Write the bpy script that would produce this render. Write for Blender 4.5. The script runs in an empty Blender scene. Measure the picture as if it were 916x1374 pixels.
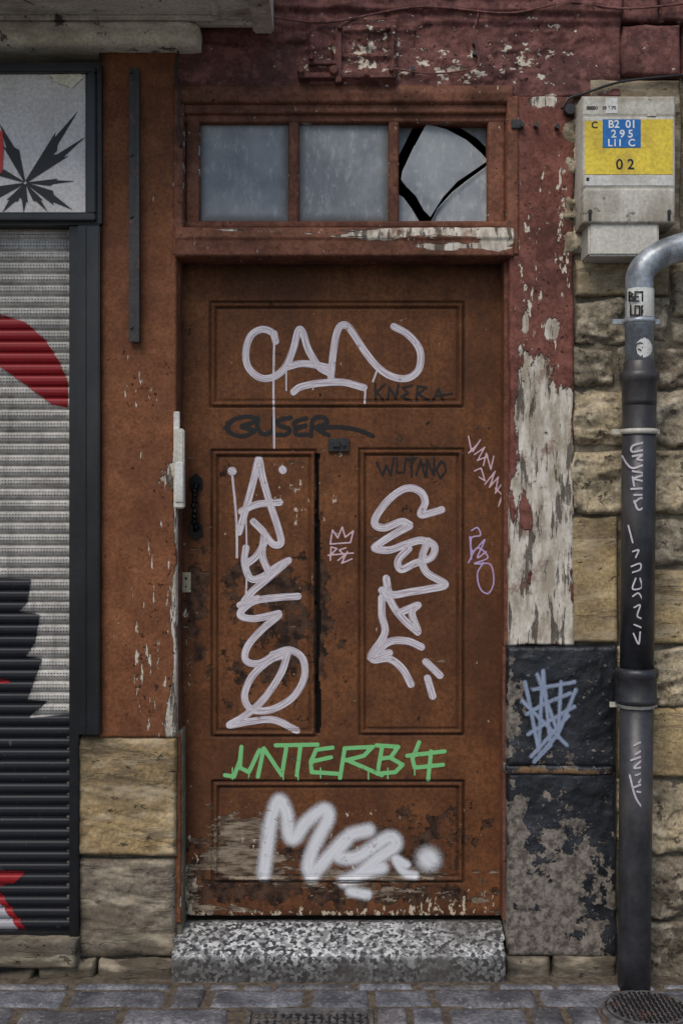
import bpy, bmesh, math, random
import numpy as np
from mathutils import Vector
random.seed(3)
S=440.0; D=3.6; CZ=1.406; CX=458.0; CY=687.0
# survey of the facade: u/v measured on the wall in 1/440 m, converted to metres at the depth y of each part
def PX_(px,y=0.0): return (px-CX)/S*(D+y)/D
def PZ_(py,y=0.0): return CZ-(py-CY)/S*(D+y)/D
def sc(r,g,b,k=1.0):
    def f(c):
        c/=255.0
        return (c/12.92 if c<=.04045 else ((c+.055)/1.055)**2.4)*k
    return (f(r),f(g),f(b),1.0)
# ---------------------------------------------------------------- noise
_rng=np.random.RandomState(7); _T=_rng.rand(256,256)
def vn(x,y,seed=0):
    x=np.asarray(x,float)+seed*17.31; y=np.asarray(y,float)+seed*9.77
    xi=np.floor(x).astype(int); yi=np.floor(y).astype(int); fx=x-xi; fy=y-yi
    fx=fx*fx*(3-2*fx); fy=fy*fy*(3-2*fy)
    a=_T[xi&255,yi&255]; b=_T[(xi+1)&255,yi&255]; c=_T[xi&255,(yi+1)&255]; d=_T[(xi+1)&255,(yi+1)&255]
    return (a*(1-fx)+b*fx)*(1-fy)+(c*(1-fx)+d*fx)*fy
def fbm(x,y,oct=5,seed=0,g=.5):
    s=0;a=1;t=0
    for i in range(oct):
        s=s+a*vn(x*2**i,y*2**i,seed+i); t+=a; a*=g
    return s/t-.5
# ---------------------------------------------------------------- materials
class M:
    def __init__(s,name):
        s.m=bpy.data.materials.new(name); s.m.use_nodes=True
        s.t=s.m.node_tree; s.t.nodes.clear()
        s.out=s.new('ShaderNodeOutputMaterial'); s.co=s.new('ShaderNodeTexCoord').outputs['Object']
    def new(s,k): return s.t.nodes.new(k)
    def L(s,a,b):
        if isinstance(a,bpy.types.NodeSocket): s.t.links.new(a,b)
        else: b.default_value=a
    def map(s,sx,sy,sz,co=None):
        n=s.new('ShaderNodeMapping'); s.L(co or s.co,n.inputs['Vector']); n.inputs['Scale'].default_value=(sx,sy,sz); return n.outputs[0]
    def noise(s,scale,detail=6,rough=.6,st=(1,1,1),co=None,dist=0,off=0):
        n=s.new('ShaderNodeTexNoise'); v=s.map(*st,co=co)
        if off:
            v.node.inputs['Location'].default_value=(off,off*1.3,off*.7)
        s.L(v,n.inputs['Vector']); n.inputs['Scale'].default_value=scale; n.inputs['Detail'].default_value=detail
        n.inputs['Roughness'].default_value=rough; n.inputs['Distortion'].default_value=dist
        return n.outputs['Fac']
    def ramp(s,v,a,b,c=0,d=1):
        n=s.new('ShaderNodeMapRange'); n.interpolation_type='SMOOTHSTEP'; s.L(v,n.inputs['Value'])
        for k,x in zip(('From Min','From Max','To Min','To Max'),(a,b,c,d)): n.inputs[k].default_value=x
        return n.outputs['Result']
    def op(s,o,a,b=0.0):
        n=s.new('ShaderNodeMath'); n.operation=o; s.L(a,n.inputs[0]); s.L(b,n.inputs[1]); return n.outputs[0]
    def mix(s,f,a,b,mode='MIX'):
        n=s.new('ShaderNodeMix'); n.data_type='RGBA'; n.blend_type=mode; s.L(f,n.inputs[0]); s.L(a,n.inputs[6]); s.L(b,n.inputs[7]); return n.outputs[2]
    def fmix(s,f,a,b):
        return s.op('ADD',s.op('MULTIPLY',a,s.op('SUBTRACT',1.0,f)),s.op('MULTIPLY',b,f))
    def attr(s,name,col=False):
        n=s.new('ShaderNodeAttribute'); n.attribute_name=name; return n.outputs['Color' if col else 'Fac']
    def bsdf(s,col,rough,h=None,dist=.003,metal=0,spec=.4,strength=1.0):
        p=s.new('ShaderNodeBsdfPrincipled'); s.L(col,p.inputs['Base Color']); s.L(rough,p.inputs['Roughness'])
        p.inputs['Metallic'].default_value=metal; p.inputs['Specular IOR Level'].default_value=spec
        if h is not None:
            b=s.new('ShaderNodeBump'); b.inputs['Distance'].default_value=dist; b.inputs['Strength'].default_value=strength
            s.L(h,b.inputs['Height']); s.L(b.outputs[0],p.inputs['Normal'])
        return p.outputs[0]
    def done(s,sh): s.t.links.new(sh,s.out.inputs['Surface']); return s.m
def layered(name,c1,c2,ns=6,rough=.55,layers=(),bump=.003,st=(1,1,1),spec=.4,tint=None,fine=.12,lo=.35,hi=.68,metal=0):
    k=M(name)
    col=k.mix(k.ramp(k.noise(ns,6,.68,st),lo,hi),c1,c2)
    if tint: col=k.mix(1.0,col,k.attr(tint,True),'MULTIPLY')
    # fine mottling
    f=k.noise(90,4,.75,st,off=4); col=k.mix(1.0,col,k.mix(k.ramp(f,.32,.68),(1-fine*2,)*3+(1,),(1+fine,)*3+(1,)),'MULTIPLY')
    h=k.op('ADD',k.op('MULTIPLY',k.noise(ns*6,4,.65,st),.5),k.op('MULTIPLY',f,.22)); r=rough; masks=[]
    for i,l in enumerate(layers):
        n=k.noise(l.get('ns',20),l.get('det',5),l.get('nr',.65),l.get('st',(1,1,1)),dist=l.get('dist',0),off=i*3.7+1)
        v=k.op('ADD',k.op('MULTIPLY',n,l.get('amp',1.0)),l.get('bias',-.2))
        if l.get('attr'): v=k.op('ADD',v,k.op('MULTIPLY',k.attr(l['attr']),l.get('gain',.6)))
        so=l.get('soft',.02); m=k.ramp(v,.5-so,.5+so)
        if 'within' in l: m=k.op('MULTIPLY',m,masks[l['within']])
        if 'op' in l: m=k.op('MULTIPLY',m,l['op'])
        masks.append(m)
        lc=l['col']
        if 'col2' in l: lc=k.mix(k.ramp(k.noise(l.get('cs',30),5,.7,l.get('cst',(1,1,1)),off=i+9),.35,.65),l['col'],l['col2'])
        col=k.mix(m,col,lc)
        h=k.op('ADD',h,k.op('MULTIPLY',m,l.get('bump',-.5)))
        if 'rough' in l: r=k.fmix(m,r,l['rough'])
    return k.done(k.bsdf(col,r,h,bump,spec=spec,metal=metal))
def flat(name,c,rough=.6,metal=0,var=.2,ns=15,bump=.001,spec=.4,dirt_and_dark=None):
    c2=tuple(x*(1-var) for x in c[:3])+(1,)
    L=[] if dirt_and_dark is None else [dict(col=dirt_and_dark,ns=9,bias=-.05,soft=.2,op=.7,bump=0)]
    return layered(name,c2,c,ns,rough,L,bump,spec=spec,metal=metal)
m_door=layered('door_brown_paint',sc(92,56,34),sc(118,75,46),4,.68,[
  dict(col=sc(66,42,29),ns=3.2,amp=1.4,bias=-.3,soft=.18,op=.55,bump=0,st=(1,1,.5)),
  dict(col=sc(70,43,29),ns=14,amp=1.2,bias=-.19,soft=.1,op=.32,bump=-.12,st=(3,1,.2)),
  dict(col=sc(26,18,14),attr='dirt_and_dark',gain=1.0,ns=6,amp=.8,bias=-.35,soft=.3,op=.85,bump=0,rough=.8),
  dict(col=sc(34,22,17),col2=sc(80,58,44),attr='chip',gain=.42,ns=20,bias=-.2,soft=.018,bump=-.8,rough=.8),
  dict(col=sc(142,127,110),col2=sc(72,56,44),attr='wood',gain=.5,ns=26,st=(.6,1,1.8),bias=-.185,soft=.025,bump=-.9,cs=50,cst=(.3,1,1.5),rough=.85),
  dict(col=sc(182,166,146),ns=55,amp=1,bias=-.22,attr='scr',gain=.3,soft=.01,bump=-.3,st=(1,1,.5)),
  dict(col=sc(12,9,8),attr='gap',gain=2,amp=0,bias=0,soft=.1,bump=0,rough=.9)],.0022,spec=.18,fine=.18)
def red(name,c1,c2,dark,wst=(1.6,1,.5),wns=10,chipb=-.205,expo=(sc(206,198,186),sc(154,142,126)),cg=.2,cst=(1.4,1,.5),dop=.6,mop=.4):
    return layered(name,c1,c2,7,.68,[
  dict(col=dark,ns=4,amp=1.5,bias=-.3,soft=.18,op=dop,bump=0,rough=.7),
  dict(col=tuple(min(1,x*1.45+.012) for x in c2[:3])+(1,),ns=24,amp=1.2,bias=-.17,soft=.1,op=mop,bump=.25),
  dict(col=expo[0],col2=expo[1],attr='wood',gain=.9,ns=wns,st=wst,amp=1.8,bias=-.85,soft=.03,bump=-1.7,cs=14,cst=(2.0,1,.7),rough=.9),
  dict(col=sc(76,66,58),within=2,ns=20,st=(2.3,1,.35),amp=1.3,bias=-.25,soft=.05,op=.85,bump=-1.5),
  dict(col=sc(120,86,70),within=2,ns=12,amp=1,bias=-.1,soft=.04,op=.6,bump=.2),
  dict(col=sc(198,186,170),ns=38,bias=chipb,attr='chip',gain=cg,soft=.012,bump=-.5,st=cst,rough=.8),
  dict(col=sc(34,24,21),ns=48,bias=-.2,attr='chip',gain=.1,soft=.03,op=.8,bump=-.5),
  dict(col=sc(16,12,12),ns=5,attr='dirt_and_dark',gain=1,amp=.7,bias=-.35,soft=.3,op=.8,bump=0)],.0042,spec=.15,fine=.18)
m_left=red('orange_brown_paint',sc(112,69,45),sc(134,86,58),sc(84,53,38),chipb=-.21,cg=.14,cst=(2.0,1,.35),dop=.5,mop=.15)
m_red=red('maroon_paint',sc(100,60,52),sc(124,78,68),sc(66,43,38),chipb=-.205,cg=.17)
m_lint=red('lintel_maroon_paint',sc(92,58,54),sc(126,84,78),sc(56,38,36),wst=(1,1,1.3),chipb=-.21,cg=.17,cst=(.8,1,1.1),expo=(sc(180,164,152),sc(140,120,108)))
m_frame=red('frame_brown_paint',sc(102,65,50),sc(130,86,68),sc(66,44,35),wst=(.35,1,2.5),wns=14,chipb=-.22,cg=.15,mop=.25)
m_stone=layered('rough_sandstone',sc(148,137,117),sc(204,191,166),7,.9,[
  dict(col=sc(84,76,66),ns=4.5,amp=1.4,bias=-.27,soft=.2,op=.6,bump=-.2),
  dict(col=sc(222,208,184),ns=16,bias=-.08,soft=.1,op=.45,bump=.3),
  dict(col=sc(54,49,43),ns=26,bias=-.13,soft=.05,op=.7,bump=-1.2),
  dict(col=sc(38,34,31),attr='dirt_and_dark',gain=1,ns=7,amp=.8,bias=-.4,soft=.25,op=.85,bump=0)],.009,tint='tint',fine=.22,spec=.15)
m_ashlar=layered('dressed_sandstone',sc(154,141,117),sc(192,178,150),5,.85,[
  dict(col=sc(98,87,71),ns=3.5,amp=1.5,bias=-.26,soft=.2,op=.65,bump=-.1,st=(1,1,1.8)),
  dict(col=sc(222,206,178),ns=9,bias=-.08,soft=.12,op=.4,bump=.2,st=(.6,1,2)),
  dict(col=sc(80,70,58),ns=6,amp=1.1,bias=-.13,soft=.035,op=.45,bump=-.4,st=(.5,1,3),nr=.75),
  dict(col=sc(60,53,45),ns=30,bias=-.155,soft=.03,op=.75,bump=-1.0,st=(.7,1,1.4)),
  dict(col=sc(38,34,31),attr='dirt_and_dark',gain=1,ns=7,amp=.8,bias=-.4,soft=.25,op=.85,bump=0)],.007,tint='tint',fine=.2,spec=.15)
m_blk=layered('black_painted_stone',sc(18,19,23),sc(42,44,50),8,.42,[
  dict(col=sc(132,122,112),col2=sc(70,63,58),attr='chip',gain=.36,ns=14,bias=-.215,soft=.012,bump=-1.0,rough=.9,cs=50),
  dict(col=sc(118,90,62),attr='rust',gain=.7,ns=20,bias=-.3,soft=.1,bump=0,rough=.9),
  dict(col=sc(120,118,120),ns=60,amp=1.1,bias=-.21,soft=.02,op=.6,bump=.1)],.006,spec=.45)
m_mortar=flat('mortar',sc(128,119,103),.95,var=.4,ns=30,bump=.01,spec=.1)
m_black=layered('black_shopfront_paint',sc(14,15,18),sc(28,29,33),6,.35,[
  dict(col=sc(110,108,106),ns=60,bias=-.22,soft=.02,op=.6,bump=-.2),
  dict(col=sc(66,62,58),ns=5,st=(1,1,.3),bias=-.12,soft=.16,op=.4,bump=0)],.001)
m_slat=layered('shutter_slats_metal',sc(160,156,150),sc(194,188,181),5,.55,[
  dict(col=sc(92,86,80),ns=7,st=(1,1,2.5),bias=-.1,soft=.16,op=.55,bump=0),
  dict(col=sc(80,74,68),ns=9,st=(3,1,.25),bias=-.12,soft=.1,op=.4,bump=0),
  dict(col=sc(90,60,45),ns=50,bias=-.2,soft=.03,op=.8,bump=-.2)],.001)
m_iron=layered('rusty_iron',sc(22,20,22),sc(48,42,42),12,.5,[
  dict(col=sc(98,52,34),ns=20,bias=-.12,soft=.06,op=.7,bump=.3)],.002,spec=.5)
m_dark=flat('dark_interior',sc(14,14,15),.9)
m_cream=layered('cream_old_paint',sc(204,196,176),sc(232,228,212),4,.6,[
  dict(col=sc(120,106,86),ns=6,bias=-.09,soft=.1,op=.7,bump=-.2,st=(.5,1,1)),
  dict(col=sc(54,44,36),ns=18,bias=-.14,soft=.03,op=.85,bump=-.9)],.003)
k=M('speckled_granite')
vor=k.new('ShaderNodeTexVoronoi'); vor.inputs['Scale'].default_value=92; k.L(k.co,vor.inputs['Vector'])
sep=k.new('ShaderNodeSeparateColor'); k.L(vor.outputs['Color'],sep.inputs[0])
c=k.mix(k.ramp(sep.outputs[0],.36,.44),sc(66,66,69),sc(142,142,142))
c=k.mix(k.ramp(sep.outputs[1],.64,.68),c,sc(204,204,202))
c=k.mix(k.ramp(k.noise(110,3,.6),.57,.62),c,sc(38,38,40))
c=k.mix(k.op('MULTIPLY',k.attr('dirt_and_dark'),.8),c,sc(56,51,47))
c=k.mix(k.ramp(k.noise(5,5,.6),.42,.75,0,.75),c,sc(84,79,75))
m_granite=k.done(k.bsdf(c,.5,k.noise(60,4,.6),.001))
m_pave=layered('paving_stone',sc(90,89,94),sc(138,135,138),7,.6,[
  dict(col=sc(58,56,60),ns=11,bias=-.07,soft=.12,op=.65,bump=-.3),
  dict(col=sc(180,176,172),ns=55,bias=-.12,soft=.05,op=.5,bump=.4)],.006,tint='tint',fine=.25)
m_grout=flat('grout_and_dirt',sc(118,106,92),.95,var=.5,ns=40,bump=.006,spec=.1)
m_asph=flat('street_paving_ground',(.16,.155,.15,1),.9,ns=60,bump=.004)
m_cast=layered('cast_iron_cover',sc(84,82,84),sc(122,118,116),20,.6,[dict(col=sc(56,52,50),ns=30,bias=-.1,soft=.1,bump=0)],.001,metal=.1)
m_pipeb=layered('black_pipe_paint',sc(34,34,38),sc(56,56,61),9,.42,[
  dict(col=sc(130,128,128),ns=75,bias=-.225,soft=.02,bump=-.2),
  dict(col=sc(92,84,78),ns=8,st=(1,1,.3),bias=-.08,soft=.16,op=.45,bump=0)],.0015,spec=.5)
m_zinc=layered('zinc_pipe',sc(140,146,152),sc(178,184,190),12,.4,[
  dict(col=sc(80,80,82),ns=14,st=(1,1,.5),bias=-.07,soft=.12,op=.7,bump=0)],.001,metal=.3)
m_box=layered('grey_box_plastic',sc(180,175,163),sc(200,195,183),5,.5,[
  dict(col=sc(116,102,82),ns=7,st=(1,1,.4),attr='dirt_and_dark',gain=.3,bias=-.15,soft=.16,op=.7,bump=0),
  dict(col=sc(64,56,48),ns=30,attr='dirt_and_dark',gain=.15,bias=-.2,soft=.03,op=.7,bump=-.2)],.001)
m_yel=layered('yellow_label',sc(200,172,48),sc(228,200,66),5,.4,[dict(col=sc(150,120,60),ns=9,bias=-.1,soft=.12,op=.5,bump=0),dict(col=sc(215,205,190),ns=40,bias=-.19,soft=.02,bump=0)],.0005)
m_blue=flat('blue_sticker',sc(34,104,172),.35,var=.1,bump=.0003)
m_wht=flat('white_sticker',sc(215,214,208),.45,var=.12,bump=.0003,dirt_and_dark=sc(150,140,128))
m_blkink=flat('black_ink',sc(20,20,22),.5,var=.1,bump=.0002)
m_sign=layered('sign_panel_white',sc(196,190,186),sc(214,208,204),3,.35,[dict(col=sc(150,140,130),ns=6,st=(1,1,.3),bias=-.1,soft=.16,op=.4,bump=0)],.0005)
k=M('dusty_glass')
n=k.noise(5,6,.65); n2=k.noise(50,5,.75,(1,1,.4))
c=k.mix(k.ramp(n,.32,.68),sc(108,113,118),sc(144,148,151)); c=k.mix(k.ramp(n2,.5,.72,0,.6),c,sc(180,181,181))
c=k.mix(k.ramp(k.attr('dirt_and_dark'),0,1,0,.8),c,sc(66,61,56))
m_glass=k.done(k.bsdf(c,k.ramp(n,.3,.7,.32,.5),n2,.0006,spec=.45))
# ---------------------------------------------------------------- mesh helpers
COL=bpy.context.scene.collection
def link(ob,mat=None,parent=None):
    COL.objects.link(ob)
    if mat: ob.data.materials.append(mat)
    if parent: ob.parent=parent
    return ob
def empty(name):
    e=bpy.data.objects.new(name,None); e.empty_display_size=.1; COL.objects.link(e); return e
def meshq(name,co,quads,mat,parent=None,attrs=None,smooth=True,cols=None):
    me=bpy.data.meshes.new(name); nv=len(co); nf=len(quads)
    me.vertices.add(nv); me.vertices.foreach_set('co',np.asarray(co,np.float32).ravel())
    me.loops.add(nf*4); me.loops.foreach_set('vertex_index',np.asarray(quads,np.int32).ravel())
    me.polygons.add(nf); me.polygons.foreach_set('loop_start',np.arange(0,nf*4,4,dtype=np.int32))
    me.polygons.foreach_set('loop_total',np.full(nf,4,np.int32))
    me.update(calc_edges=True); me.validate()
    me.polygons.foreach_set('use_smooth',np.full(len(me.polygons),smooth))
    for a,v in (attrs or {}).items():
        at=me.attributes.new(a,'FLOAT','POINT'); at.data.foreach_set('value',np.asarray(v,np.float32).ravel())
    for a,v in (cols or {}).items():
        at=me.attributes.new(a,'FLOAT_COLOR','POINT')
        arr=np.tile(np.asarray(v,np.float32),(nv,1)) if np.ndim(v)==1 else np.asarray(v,np.float32)
        at.data.foreach_set('color',arr.ravel())
    return link(bpy.data.objects.new(name,me),mat,parent)
def gridq(ny,nx):
    i=np.arange(ny*nx).reshape(ny,nx)
    return np.stack([i[:-1,:-1],i[1:,:-1],i[1:,1:],i[:-1,1:]],-1).reshape(-1,4)
def relief(name,x0,y0,x1,y1,y,back,mat,parent=None,step=3.0,amp=.002,nf=20,rnd=.006,warp=0,extra=None,attrs=None,tint=None,seed=0,oct=5,curve=0):
    nx=max(3,int((x1-x0)/step)+1); ny=max(3,int((y1-y0)/step)+1)
    U,V=np.meshgrid(np.linspace(x0,x1,nx),np.linspace(y0,y1,ny))
    X=PX_(U,y); Z=PZ_(V,y)
    de=np.minimum(np.minimum(U-x0,x1-U),np.minimum(V-y0,y1-V))/S
    t=np.clip(de/max(rnd,1e-5),0,1)
    Y=y+rnd*(1-np.sqrt(1-(1-t)**2))
    Y=Y+amp*2*fbm(X*nf,Z*nf,oct,seed)
    if extra is not None: Y=Y+extra(U,V)
    if warp:
        X=X+warp*2*fbm(X*9+3,Z*9,3,seed+5); Z=Z+warp*2*fbm(X*9,Z*9+7,3,seed+8)
    A={a:f(U,V) for a,f in (attrs or {}).items()}
    p=lambda a:np.pad(a,1,mode='edge')
    X,Y,Z=p(X),p(Y),p(Z); Y[0,:]=Y[-1,:]=back; Y[:,0]=Y[:,-1]=back
    A={a:p(v) for a,v in A.items()}
    co=np.stack([X,Y,Z],-1).reshape(-1,3)
    return meshq(name,co,gridq(*X.shape),mat,parent,A,cols=None if tint is None else {'tint':tint})
def box(name,x0,y0,x1,y1,yf,yb,mat,parent=None,bev=.002,yr=None):
    yr=yf if yr is None else yr
    return wbox(name,PX_(x0,yr),PX_(x1,yr),yf,yb,PZ_(y1,yr),PZ_(y0,yr),mat,parent,bev)
def wbox(name,xa,xb,ya,yb,za,zb,mat,parent=None,bev=.002,seg=2):
    bm=bmesh.new(); bmesh.ops.create_cube(bm,size=1)
    for v in bm.verts: v.co=Vector(((xa+xb)/2+v.co.x*(xb-xa),(ya+yb)/2+v.co.y*(yb-ya),(za+zb)/2+v.co.z*(zb-za)))
    if bev>0: bmesh.ops.bevel(bm,geom=bm.edges[:],offset=bev,segments=seg,affect='EDGES')
    me=bpy.data.meshes.new(name); bm.to_mesh(me); bm.free()
    return link(bpy.data.objects.new(name,me),mat,parent)
def poly(name,pts,y,mat,parent=None,th=.003):
    bm=bmesh.new(); f=bm.faces.new([bm.verts.new((PX_(a,y),y,PZ_(b,y))) for a,b in pts])
    r=bmesh.ops.extrude_face_region(bm,geom=[f])
    for v in r['geom']:
        if isinstance(v,bmesh.types.BMVert): v.co.y+=th
    bmesh.ops.recalc_face_normals(bm,faces=bm.faces[:])
    me=bpy.data.meshes.new(name); bm.to_mesh(me); bm.free()
    return link(bpy.data.objects.new(name,me),mat,parent)
def tube(name,path,rad,mat,parent=None,n=40,caps=True):
    P=np.array(path,float); co=[]; q=[]
    for i,p in enumerate(P):
        t=P[min(i+1,len(P)-1)]-P[max(i-1,0)]; t/=np.linalg.norm(t)
        b=np.array([0,1,0.]) if abs(t[1])<.9 else np.array([1.,0,0]); nn=np.cross(b,t); nn/=np.linalg.norm(nn); b=np.cross(t,nn)
        r=rad[i] if hasattr(rad,'__len__') else rad
        for j in range(n):
            a=2*math.pi*j/n; co.append(p+r*(math.cos(a)*nn+math.sin(a)*b))
    for i in range(len(P)-1):
        for j in range(n): q.append((i*n+j,i*n+(j+1)%n,(i+1)*n+(j+1)%n,(i+1)*n+j))
    ob=meshq(name,co,q,mat,parent)
    if caps:
        bm=bmesh.new(); bm.from_mesh(ob.data); bm.verts.ensure_lookup_table()
        bm.faces.new([bm.verts[j] for j in range(n)]); bm.faces.new([bm.verts[(len(P)-1)*n+j] for j in range(n)][::-1])
        bmesh.ops.recalc_face_normals(bm,faces=bm.faces[:]); bm.to_mesh(ob.data); bm.free()
    return ob
def text(name,body,px,py,size_px,y,mat,parent,sx=1.0):
    cu=bpy.data.curves.new(name,'FONT'); cu.body=body; cu.size=size_px/S; cu.align_x='CENTER'; cu.align_y='CENTER'; cu.extrude=.0004; cu.offset=.0006
    ob=link(bpy.data.objects.new(name,cu),mat,parent); ob.location=(PX_(px,y),y,PZ_(py,y)); ob.rotation_euler=(math.pi/2,0,0); ob.scale=(sx,1,1); return ob
def blob(cx,cy,rx,ry,a=1.0): return lambda U,V:a*np.exp(-((U-cx)/rx)**2-((V-cy)/ry)**2)
def sumf(*fs): return lambda U,V:np.clip(sum(f(U,V) for f in fs),0,1.3)
def polysd(pts,U,V):
    pts=np.array(pts,float); n=len(pts); d=np.full(U.shape,1e9); ins=np.zeros(U.shape,bool)
    for i in range(n):
        a=pts[i]; b=pts[(i+1)%n]; e=b-a; t=np.clip(((U-a[0])*e[0]+(V-a[1])*e[1])/(e@e+1e-9),0,1)
        d=np.minimum(d,np.hypot(U-a[0]-t*e[0],V-a[1]-t*e[1]))
        c=((a[1]>V)!=(b[1]>V))
        with np.errstate(divide='ignore',invalid='ignore'):
            c&=U<(b[0]-a[0])*(V-a[1])/(b[1]-a[1]+1e-12)+a[0]
        ins^=c
    return np.where(ins,d,-d)
def pmask(pts,w=30): return lambda U,V:np.clip(.5+polysd(pts,U,V)/w,0,1)
# ---------------------------------------------------------------- graffiti
def smooth(pts,k=8):
    if len(pts)<3: return np.array(pts,float)
    P=np.array(pts,float); P=np.vstack([2*P[0]-P[1],P,2*P[-1]-P[-2]]); o=[]
    for i in range(1,len(P)-2):
        for t in np.linspace(0,1,k,endpoint=False):
            a,b,c,d=P[i-1:i+3]; o.append(.5*((2*b)+(-a+c)*t+(2*a-5*b+4*c-d)*t*t+(-a+3*b-3*c+d)*t**3))
    o.append(P[-2]); return np.array(o)
def gmat(name,core,edge,soft=.2,nk=.25,streak=.5,opac=.95):
    k=M(name); d=k.attr('gd')
    cb=k.new('ShaderNodeCombineXYZ'); k.L(k.attr('gv'),cb.inputs[0]); k.L(k.op('MULTIPLY',k.attr('gu'),.05),cb.inputs[1])
    s_=k.new('ShaderNodeTexNoise'); k.L(cb.outputs[0],s_.inputs['Vector']); s_.inputs['Scale'].default_value=5.5; s_.inputs['Detail'].default_value=4
    st=k.ramp(s_.outputs['Fac'],.38,.62)
    c=k.mix(k.op('MULTIPLY',st,streak),core,edge)
    dd=k.op('ADD',d,k.op('MULTIPLY',k.op('SUBTRACT',k.noise(160,4,.7),.5),nk*2))
    al=k.ramp(dd,1-soft*1.6,1-soft*.2,1,0)
    al=k.op('MULTIPLY',al,k.op('SUBTRACT',opac,k.op('MULTIPLY',st,streak*.35)))
    worn=k.ramp(k.noise(35,6,.75),.58,.7,1,.35); al=k.op('MULTIPLY',al,worn)
    p=k.bsdf(c,.5); tr=k.new('ShaderNodeBsdfTransparent'); mx=k.new('ShaderNodeMixShader')
    k.L(al,mx.inputs[0]); k.t.links.new(tr.outputs[0],mx.inputs[1]); k.t.links.new(p,mx.inputs[2])
    return k.done(mx.outputs[0])
def tag(name,strokes,mat,surf,w=5,step=1.3,off=.0012,sm=True,parent=None):
    segs=[]
    for s in strokes:
        ww=w
        if isinstance(s,tuple): s,ww=s
        P=smooth(s) if sm and len(s)>2 else np.array(s,float)
        if len(P)==1: P=np.array([P[0],P[0]+.1])
        L=random.random()*500
        for a,b in zip(P[:-1],P[1:]):
            l=np.hypot(*(b-a))
            if l<1e-6: continue
            segs.append((a,b,L,l,ww)); L+=l
    allp=np.array([q for s in segs for q in s[:2]]); mw=max(s[4] for s in segs)
    x0,y0=allp.min(0)-mw; x1,y1=allp.max(0)+mw
    U,V=np.meshgrid(np.arange(x0,x1,step),np.arange(y0,y1,step))
    gd=np.full(U.shape,9.); gu=np.zeros(U.shape); gv=np.zeros(U.shape)
    for a,b,L,l,ww in segs:
        m=ww*.5; r=ww*.6+2*step
        i0=max(0,int((min(a[0],b[0])-r-x0)/step)); i1=int((max(a[0],b[0])+r-x0)/step)+2
        j0=max(0,int((min(a[1],b[1])-r-y0)/step)); j1=int((max(a[1],b[1])+r-y0)/step)+2
        u=U[j0:j1,i0:i1]; v=V[j0:j1,i0:i1]; e=(b-a)/l
        t=np.clip((u-a[0])*e[0]+(v-a[1])*e[1],0,l); cr=(u-a[0])*e[1]-(v-a[1])*e[0]
        d=np.hypot(u-a[0]-t*e[0],v-a[1]-t*e[1])/m; b_=d<gd[j0:j1,i0:i1]
        gd[j0:j1,i0:i1][b_]=d[b_]; gu[j0:j1,i0:i1][b_]=(L+t)[b_]/10; gv[j0:j1,i0:i1][b_]=(cr/m)[b_]
    Y=surf(U,V)-off; co=np.stack([PX_(U,Y+off),Y,PZ_(V,Y+off)],-1).reshape(-1,3)
    q=gridq(*U.shape); g=gd.ravel(); q=q[g[q].min(1)<1.0]
    used=np.unique(q); mp=np.full(len(co),-1); mp[used]=np.arange(len(used))
    return meshq(name,co[used],mp[q],mat,parent,{'gd':g[used],'gu':gu.ravel()[used],'gv':gv.ravel()[used]})
g_white=gmat('white_marker_paint',sc(220,214,218),sc(174,154,166),.16,.06,.75)
g_spray=gmat('white_spray_paint',sc(214,213,216),sc(190,186,194),.5,.22,.15,.98)
g_black=gmat('black_marker_paint',sc(16,11,11),sc(22,15,13),.2,.05,.2,.95)
g_pink=gmat('pale_marker_paint',sc(214,182,190),sc(186,148,160),.25,.05,.3,.9)
g_purple=gmat('pale_purple_marker_paint',sc(190,166,206),sc(164,138,186),.25,.05,.3,.9)
g_green=gmat('green_spray_paint',sc(126,196,126),sc(104,172,108),.16,.05,.3,.95)
g_blue=gmat('pale_blue_spray_paint',sc(160,172,196),sc(120,136,164),.5,.35,.5,.8)
# ================================================================ DOOR
YD=.105
panels=[(282,405,622,546),(284,604,424,988),(482,602,622,986),(285,1048,622,1184)]
def door_rel(U,V):
    Y=np.zeros(np.shape(U))
    for x0,y0,x1,y1 in panels:
        s=np.minimum(np.minimum(U-x0,x1-U),np.minimum(V-y0,y1-V))
        pr=np.interp(s,[-1.5,0,1.2,2.5,4.2,6,7.5,9,10.5],[0,.007,.007,-.003,-.005,-.003,.007,.007,.003])
        Y=np.where(s>-1.5,pr,Y)
    return Y
def door_y(U,V): return YD+door_rel(U,V)
door=empty('wooden_door')
crk=lambda U,V:((U>423.5+2*fbm(V*.05,V*0+2,3))&(U<429+6*fbm(V*.03,V*0,3))&(V>608)&(V<984)).astype(float)
def joints(U,V):  # mask: darker along the grooves of the panel mouldings
    m=np.zeros(U.shape)
    for x0,y0,x1,y1 in panels:
        s=np.minimum(np.minimum(U-x0,x1-U),np.minimum(V-y0,y1-V)); m=np.maximum(m,np.exp(-((s-0)/2.2)**2)*.55); m=np.maximum(m,np.exp(-((s-8)/2.0)**2)*.45)
    return m
ends=lambda U,V:np.clip(1-(V-350)/55,0,1)*.55+np.clip((V-1190)/40,0,1)*.45+np.clip((258-U)/18,0,1)*.25+np.clip((U-660)/18,0,1)*.3  # mask: leaf darker along top, foot and both side edges
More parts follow.
